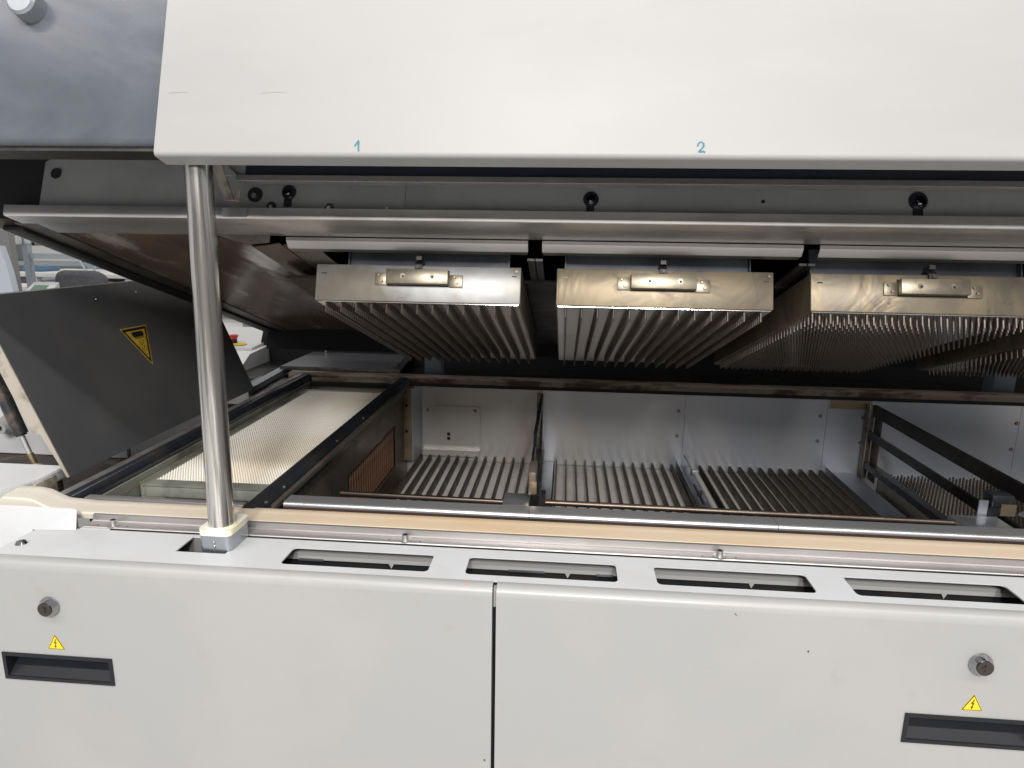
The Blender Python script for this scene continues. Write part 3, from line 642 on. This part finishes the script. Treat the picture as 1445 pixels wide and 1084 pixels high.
# ================================================================== ENTRY FLAP
A22 = math.radians(22)
flap = thing("entry_flap", "open dark anthracite flap with a yellow hot surface sticker at the far left", "flap", (-.90, 1.09, .98), (0, -A22, 0))
b = BM(); box(b, -.003, 0, 0, .737, 0, .352); pn = obj("flap_panel", b, FLAPM, flap, local=True)
b = BM(); prism(b, [(-.027, .352), (-.027, .10), (-.019, .092), (-.014, .092), (-.011, .06), (-.008, .02), (-.006, 0), (-.0035, 0), (-.0035, .352)], "y", 0, .003); box(b, -.003, .0, -.0025, -.0002, 0, .352); obj("flap_flange", b, EDGE, flap, local=True)
b = BM(); box(b, -.030, .0, 0, .737, .3522, .3545); obj("flap_top_edge", b, mat("pale_edge_paint", (.45, .44, .40), .4), flap, local=True)
b = BM(); box(b, -.03, -.0035, .734, .737, .0, .352); obj("flap_far_flange", b, FLAPM, flap, local=True)
for yy, zz in ((.2845, .3216), (.425, .327)):
    b = BM(); cyl(b, (.0002, yy, zz), (.003, yy, zz), .0028, 8, .0018); obj("flap_rivet", b, CHROME, pn, local=True)
b = BM(); V = [(.3130, .2448), (.4026, .2440), (.3625, .154)]
c_ = (sum(p[0] for p in V) / 3, sum(p[1] for p in V) / 3)
sc = lambda s: [(c_[0] + (p[0] - c_[0]) * s, c_[1] + (p[1] - c_[1]) * s) for p in V]
for s, xx, mi in ((1.06, .0003, 0), (.97, .0005, 1), (.77, .0007, 0)): flat(b, [(xx, p[0], p[1]) for p in sc(s)], mi)
flat(b, [(.0009, *p) for p in ((.341, .2325), (.344, .2345), (.379, .2340), (.381, .2310), (.381, .2235), (.376, .2215), (.345, .2215), (.341, .225))], 1)
for i in range(6): flat(b, [(.0009, .346 + i * .0058, .2175), (.0009, .3495 + i * .0058, .2175), (.0009, .3495 + i * .0058, .2205), (.0009, .346 + i * .0058, .2205)], 1)
def rib3(pts, w):
    A = []
    for i, p in enumerate(pts):
        a = Vector(pts[max(0, i - 1)]); c = Vector(pts[min(len(pts) - 1, i + 1)]); d = (c - a).normalized(); n = Vector((-d.y, d.x)) * w / 2
        A.append((b.verts.new((.0009, p[0] + n.x, p[1] + n.y)), b.verts.new((.0009, p[0] - n.x, p[1] - n.y))))
    for (p, q), (r, s) in zip(A[:-1], A[1:]): b.faces.new((p, q, s, r)).material_index = 1
rib3([(.354, .211), (.357, .207), (.353, .203)], .0016); rib3([(.366, .212), (.369, .208), (.365, .204)], .0016)
rib3([(.361, .205), (.356, .198), (.355, .190), (.358, .181), (.362, .176)], .0016); rib3([(.366, .200), (.371, .194), (.371, .185), (.366, .176), (.364, .169)], .0016); rib3([(.364, .199), (.361, .192), (.364, .186), (.368, .190)], .0018)
obj("warning_sign", b, [YELLOW2, BLACKI], pn, local=True, smooth=0, recalc=False, label="yellow triangle pointing down with roller and hand")

# ================================================================== LEFT WING AND GAS SPRING
lw = thing("side_shelf", "white painted side shelf slab with grimy edge left of the entry", "shelf", (-1.3, 1.1, .95))
b = BM(); prism(b, [(-1.8, .986), (-.951, .986), (-.926, 1.05), (-.933, 1.125), (-1.8, 1.125)], "z", .966, .988); bmesh.ops.bevel(b, geom=b.edges[:], offset=.002, segments=2, affect="EDGES"); obj("shelf_top", b, WHITE2, lw)
b = BM(); box(b, -1.8, -.94, 1.015, 1.12, .930, .9615); obj("shelf_skirt", b, GRIME, lw)
b = BM(); box(b, -.927, -.921, 1.035, 1.085, .945, .985, bev=.0015); ht = obj("hinge_tab", b, EDGE, lw)
b = BM(); cyl(b, (-.9209, 1.055, .962), (-.919, 1.055, .962), .005, 8); obj("hinge_bolt", b, EDGE, ht)
wp = thing("wing_wall", "upright white panel with round knob behind the gas spring", "panel", (-1.3, 1.34, .95))
b = BM(); box(b, -1.9, -.96, 1.335, 1.35, .93, 1.085, bev=.003); obj("wing_panel", b, WHITE2, wp)
b = BM(); box(b, -1.9, -.965, 1.351, 1.45, 1.03, 1.09, bev=.003); obj("wing_top", b, WHITE2, wp)
b = BM(); cyl(b, (-1.222, 1.3348, 1.0), (-1.222, 1.325, 1.0), .026, 24, .023); cyl(b, (-1.222, 1.3249, 1.0), (-1.222, 1.300, 1.0), .017, 20, .014); cyl(b, (-1.222, 1.2998, 1.0), (-1.222, 1.299, 1.0), .006, 10, mi=1); obj("round_knob", b, [WHITE, BLACKI], wp)
gs = thing("gas_spring", "black gas spring with thin steel rod leaning beside the open flap", "gas spring", (-1.03, 1.14, .985))
p0 = Vector((-1.0179, 1.15, 0.9755)); p1 = Vector((-1.0783, 1.15, 1.1657)); dd = (p1 - p0)
b = BM(); cyl(b, p0 + dd * .13, p0 + dd * .55, .0048, 12); obj("piston_rod", b, STEEL, gs)
b = BM(); cyl(b, p0, p0 + dd * .13, .0062, 12); cyl(b, p0 + Vector((0, 0, 0)), p0 + Vector((.012, 0, -.004)), .007, 10); obj("end_fitting", b, BRASS, gs)
b = BM(); cyl(b, p0 + dd * .33, p0 + dd * 1.0, .0125, 16); cyl(b, p0 + dd * .315, p0 + dd * .33, .0095, 16); obj("spring_cylinder", b, mat("gas_spring_black", (.03, .03, .032), .35, .2, col2=(.12, .09, .07), cscale=25), gs)

# ================================================================== REAR: lid, dark side sheet, posts
rl = thing("rear_lid_plate", "dull sheet metal lid plate lying behind the entry tray", "plate", (-.72, 2.2, .97))
b = BM(); prism(b, [(-.985, 2.20), (-.585, 2.20), (-.610, 2.505), (-.985, 2.505)], 'z', .971, .975); obj("lid_sheet", b, LIDM, rl)
b = BM(); prism(b, [(2.1965, .965), (2.1995, .965), (2.1995, .9765), (2.1965, .9765)], 'x', -.985, -.560); prism(b, [(-.585, 2.20), (-.560, 2.20), (-.585, 2.505), (-.610, 2.505)], 'z', .9700, .9740); obj("lid_flange", b, FLANGE, rl)
for x in (-.955, -.60):
    b = BM(); box(b, x, x + .03, 2.21, 2.26, .9305, .9705, bev=.003); obj("lid_foot", b, FLANGE, rl)
b = BM(); cyl(b, (-.93, 2.50, .976), (-.93, 2.50, 1.002), .003, 8); cyl(b, (-.922, 2.50, 1.004), (-.922, 2.50, 1.012), .0028, 8); obj("lid_pin", b, STEEL, rl)
sd = thing("rear_side_sheet", "black upright sheet standing at the rear left corner under the hood", "sheet", (-1.1, 2.5, .92))
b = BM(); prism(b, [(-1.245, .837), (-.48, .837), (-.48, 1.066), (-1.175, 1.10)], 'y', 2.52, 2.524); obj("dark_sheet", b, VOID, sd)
b = BM(); prism(b, [(-.955, 1.90), (-.985, 1.96), (-1.010, 2.29), (-.985, 2.50), (-.960, 2.50), (-.980, 2.29), (-.955, 1.96)], 'z', .945, .962); obj("sheet_edge", b, OFFG, sd)
for i, (x0, x1, lab) in enumerate(((-.493, -.434, "pale blue rear post seen under the first hanging heater"), (1.418, 1.487, "pale blue rear post at the far right under the hood"))):
    t = thing("rear_post", lab, "post", ((x0 + x1) / 2, 2.31, .92), group="rear posts behind the chamber")
    b = BM(); box(b, x0, x1, 2.28, 2.34, .926, 1.06, bev=.004); obj("post_body", b, POSTP, t)
    b = BM(); box(b, x0 - .01, x1 + .01, 2.27, 2.35, .9255, .9295); obj("post_foot", b, DARKST, t)
rb = thing("rear_housing", "dark rear housing wall behind the oven chamber", "housing", (.5, 2.5, 0))
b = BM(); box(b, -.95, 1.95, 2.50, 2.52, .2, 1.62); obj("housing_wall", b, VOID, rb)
b = BM(); cyl(b, (-.1, 2.44, 1.04), (-.02, 2.44, 1.04), .004, 8); cyl(b, (-.1, 2.44, 1.07), (-.02, 2.44, 1.07), .004, 8); obj("housing_rods", b, STEEL, rb)

# ================================================================== BACKGROUND ROOM (seen through the gap at left)
def shelf_unit():
    t = thing("storage_rack", "grey blue steel storage rack with dark goods far behind the oven", "rack", (-4.6, 6.2, 0))
    for x in (-7.4, -5.62, -4.2, -2.6):
        b = BM(); box(b, x, x + .07, 5.6, 5.68, 0, 2.1); obj("rack_post", b, OFFG, t)
    for z in (.45, .80, 1.12, 1.40):
        b = BM(); box(b, -7.4, -2.53, 5.69, 6.4, z, z + .035); obj("rack_shelf", b, OFFG, t)
    return t
shelf_unit()
random.seed(3)
x = -5.75
labs = ["stored carton on the far grey blue storage rack"]
while x < -3.9:
    for z in (.485, .835, 1.155, 1.435):
        w = random.uniform(.25, .5); h = random.uniform(.07, .2) if z > .9 else random.uniform(.1, .22)
        h = random.uniform(.08, .22) if z > 1.1 else .2
        if random.random() < .85:
            b = BM(); box(b, x, x + w, 5.75, 6.3, z + .001, z + h, bev=.004)
            obj("stored_carton", b, random.choice([DARKBX, DARKBX, CABG, OFFG, DESKW]), cat="carton", label=labs[0], group="cartons on the storage rack")
    x += .46
cab = thing("tall_cabinet", "tall dark grey cabinet against the far wall", "cabinet", (-5, 9, 0))
b = BM(); box(b, -11, -1, 9.0, 9.6, 0, 2.6, bev=.01); obj("cabinet_body", b, CABG, cab)
b = BM()
for x in range(-11, -1): box(b, x + .48, x + .50, 8.985, 8.999, .1, 2.5)
obj("door_gaps", b, VOID, cab)
pl = thing("machine_post", "grey painted post with white lamp head by the left gap", "post", (-3.05, 4.3, 0))
b = BM(); prism(b, [(-3.674, .3), (-3.634, .3), (-3.640, 1.42), (-3.678, 1.42)], "y", 4.3, 4.34); obj("post_body", b, OFFG, pl)
b = BM(); box(b, -3.705, -3.662, 4.27, 4.299, 1.332, 1.388, bev=.008); box(b, -3.632, -3.604, 4.27, 4.299, 1.338, 1.370, bev=.006); obj("lamp_head", b, DESKW, pl)
b = BM(); box(b, -3.63, -3.28, 4.305, 4.335, 1.240, 1.274); obj("cross_rail", b, OFFG, pl)
fr = thing("frame_upright", "pale grey upright frame bar at the left edge of the gap", "frame", (-3.7, 4.0, 0))
b = BM(); box(b, -3.57, -3.50, 4.0, 4.05, 0, 1.60); box(b, -3.49, -3.2, 4.0, 4.05, 1.56, 1.585); obj("frame_bar", b, CABG, fr)
wc = thing("pale_machine_cover", "pale blue white slanted machine cover at the far left edge", "cover", (-3.2, 3.4, 0))
b = BM(); prism(b, [(-3.9, .2), (-2.99, .2), (-2.99, 1.07), (-3.005, 1.21), (-3.035, 1.34), (-3.9, 1.36)], 'y', 3.4, 3.44); obj("cover_body", b, mat("pale_blue_paint", (.55, .59, .66), .45), wc)
tb = thing("white_workbench", "white workbench with open shelf behind the office chair", "workbench", (-3.9, 4.9, 0))
b = BM(); box(b, -4.24, -2.2, 4.75, 5.4, 1.085, 1.115, bev=.004); obj("bench_top", b, DESKW, tb)
b = BM(); box(b, -4.04, -2.2, 4.85, 5.3, 1.035, 1.05); obj("bench_shelf", b, DESKW, tb)
for x in (-4.05, -3.80, -3.30, -2.6):
    b = BM(); box(b, x, x + .05, 4.78, 4.83, 0, 1.084); obj("bench_leg", b, DESKW, tb)
b = BM(); box(b, -4.15, -3.5, 4.42, 4.70, .995, 1.040, bev=.004); obj("bench_front", b, DESKW, tb)
bb = thing("blue_tray", "blue plastic tray lying on the white workbench", "tray", (-3.8, 5.0, 1.086))
b = BM(); box(b, -4.22, -4.05, 4.9, 5.1, 1.1155, 1.145, bev=.012); obj("tray_shell", b, BLUEB, bb)
b = BM(); box(b, -4.22, -4.07, 4.92, 5.08, 1.1455, 1.150); obj("tray_contents", b, BLUEB, bb)
dv = thing("display_panel", "white tilted control panel with green display left of the chair", "display", (-3.75, 4.3, .9))
b = BM(); prism(b, [(4.15, .90), (4.28, .90), (4.28, 1.085), (4.15, 1.00)], 'x', -3.605, -3.425); dvb = obj("panel_body", b, DESKW, dv)
b = BM(); th = math.atan2(.11, .30)
q = [(4.175, 1.0177), (4.245, 1.0634), (4.245, 1.0664), (4.175, 1.0207)]
prism(b, q, 'x', -3.575, -3.475); obj("green_screen", b, GREEND, dvb)
ch_ = thing("office_chair", "dark grey upholstered office chair back seen above the open flap", "chair", (-3.4, 4.4, 0))
b = BM(); 
rings = []
for yy, s in ((-.05, .86), (-.035, .97), (0, 1.0), (.035, .97), (.05, .86)):
    rings.append([b.verts.new((p[0] * s, yy + .05 * (p[0] / .2) ** 2, p[1] * s)) for p in rrect(-.178, .178, -.26, .28, .075, 6)])
for A_, B_ in zip(rings[:-1], rings[1:]):
    for i in range(len(A_)): b.faces.new((A_[i], A_[(i + 1) % len(A_)], B_[(i + 1) % len(A_)], B_[i]))
b.faces.new(rings[0]); b.faces.new(rings[-1][::-1]); b.transform(Matrix.Translation((-3.38, 4.4, .880)))
obj("backrest", b, FABRIC, ch_, smooth=60)
b = BM(); box(b, -3.58, -3.14, 3.95, 4.33, .46, .54, bev=.03); obj("seat", b, FABRIC, ch_)
b = BM(); box(b, -3.38, -3.34, 4.45, 4.49, .45, .85); cyl(b, (-3.36, 4.15, .10), (-3.36, 4.15, .46), .03, 12); obj("chair_post", b, BLACKP, ch_)
b = BM()
for a in range(5): tube(b, [(-3.36, 4.15, .11), (-3.36 + .3 * math.cos(a * 1.2566), 4.15 + .3 * math.sin(a * 1.2566), .06)], .018, 8)
obj("chair_base", b, BLACKP, ch_)
for i, (a, c) in enumerate((((-3.80, 4.62, 1.30), (-3.70, 4.62, 1.1)), ((-3.60, 4.62, 1.22), (-3.64, 4.62, 1.1)))):
    b = BM(); cyl(b, (c[0], c[1] + .3, 1.1155), (c[0], c[1] + .3, 1.125), .04, 12); cyl(b, (c[0], c[1] + .3, 1.12), (a[0], a[1] + .3, a[2]), .008, 8)
    obj("thin_lamp_arm", b, OFFG, cat="lamp arm", label=("longer" if i == 0 else "shorter") + " thin grey lamp arm on the white workbench")
# console with emergency stop seen right of the column
cs = thing("control_console", "white control console with sloping top beyond the entry seen right of the column", "console", (-1.25, 2.6, 0))
b = BM(); prism(b, [(2.25, .2), (2.9, .2), (2.9, 1.01), (2.36, .985), (2.25, .93)], 'x', -1.62, -1.17); cb_ = obj("console_body", b, DESKW, cs)
b = BM(); prism(b, [(2.42, .9885), (2.80, 1.0065), (2.80, 1.016), (2.42, .998)], 'x', -1.60, -1.19); obj("button_plate", b, DESKW, cb_)
es = thing("emergency_stop", "red mushroom emergency stop button on yellow ring on the white console", "button", (-1.27, 2.46, 1.0))
b = BM(); cyl(b, (-1.262, 2.47, 1.0012), (-1.262, 2.47, 1.0045), .026, 20); obj("yellow_ring", b, YELLOW, es)
b = BM(); cyl(b, (-1.30, 2.50, 1.0012), (-1.30, 2.50, 1.018), .012, 14); obj("button_stem", b, BLACKI, es)
b = BM(); cyl(b, (-1.30, 2.50, 1.0182), (-1.30, 2.50, 1.030), .012, 20, .018); cyl(b, (-1.30, 2.50, 1.0302), (-1.30, 2.50, 1.034), .018, 20, .015); obj("red_cap", b, REDB, es)
wm = thing("white_machine_housing", "white boxy machine housing with grey side beyond the console", "machine", (-2.2, 4.2, 0))
b = BM(); box(b, -2.45, -1.9, 3.8, 4.4, 0, 1.12, bev=.01); obj("housing_body", b, DESKW, wm)
b = BM(); box(b, -1.895, -1.45, 3.75, 4.4, 0, 1.16, bev=.01); obj("grey_side", b, CABG, wm)
b = BM(); box(b, -2.5, -1.86, 3.72, 3.795, .96, .985); obj("housing_ledge", b, CABG, wm)
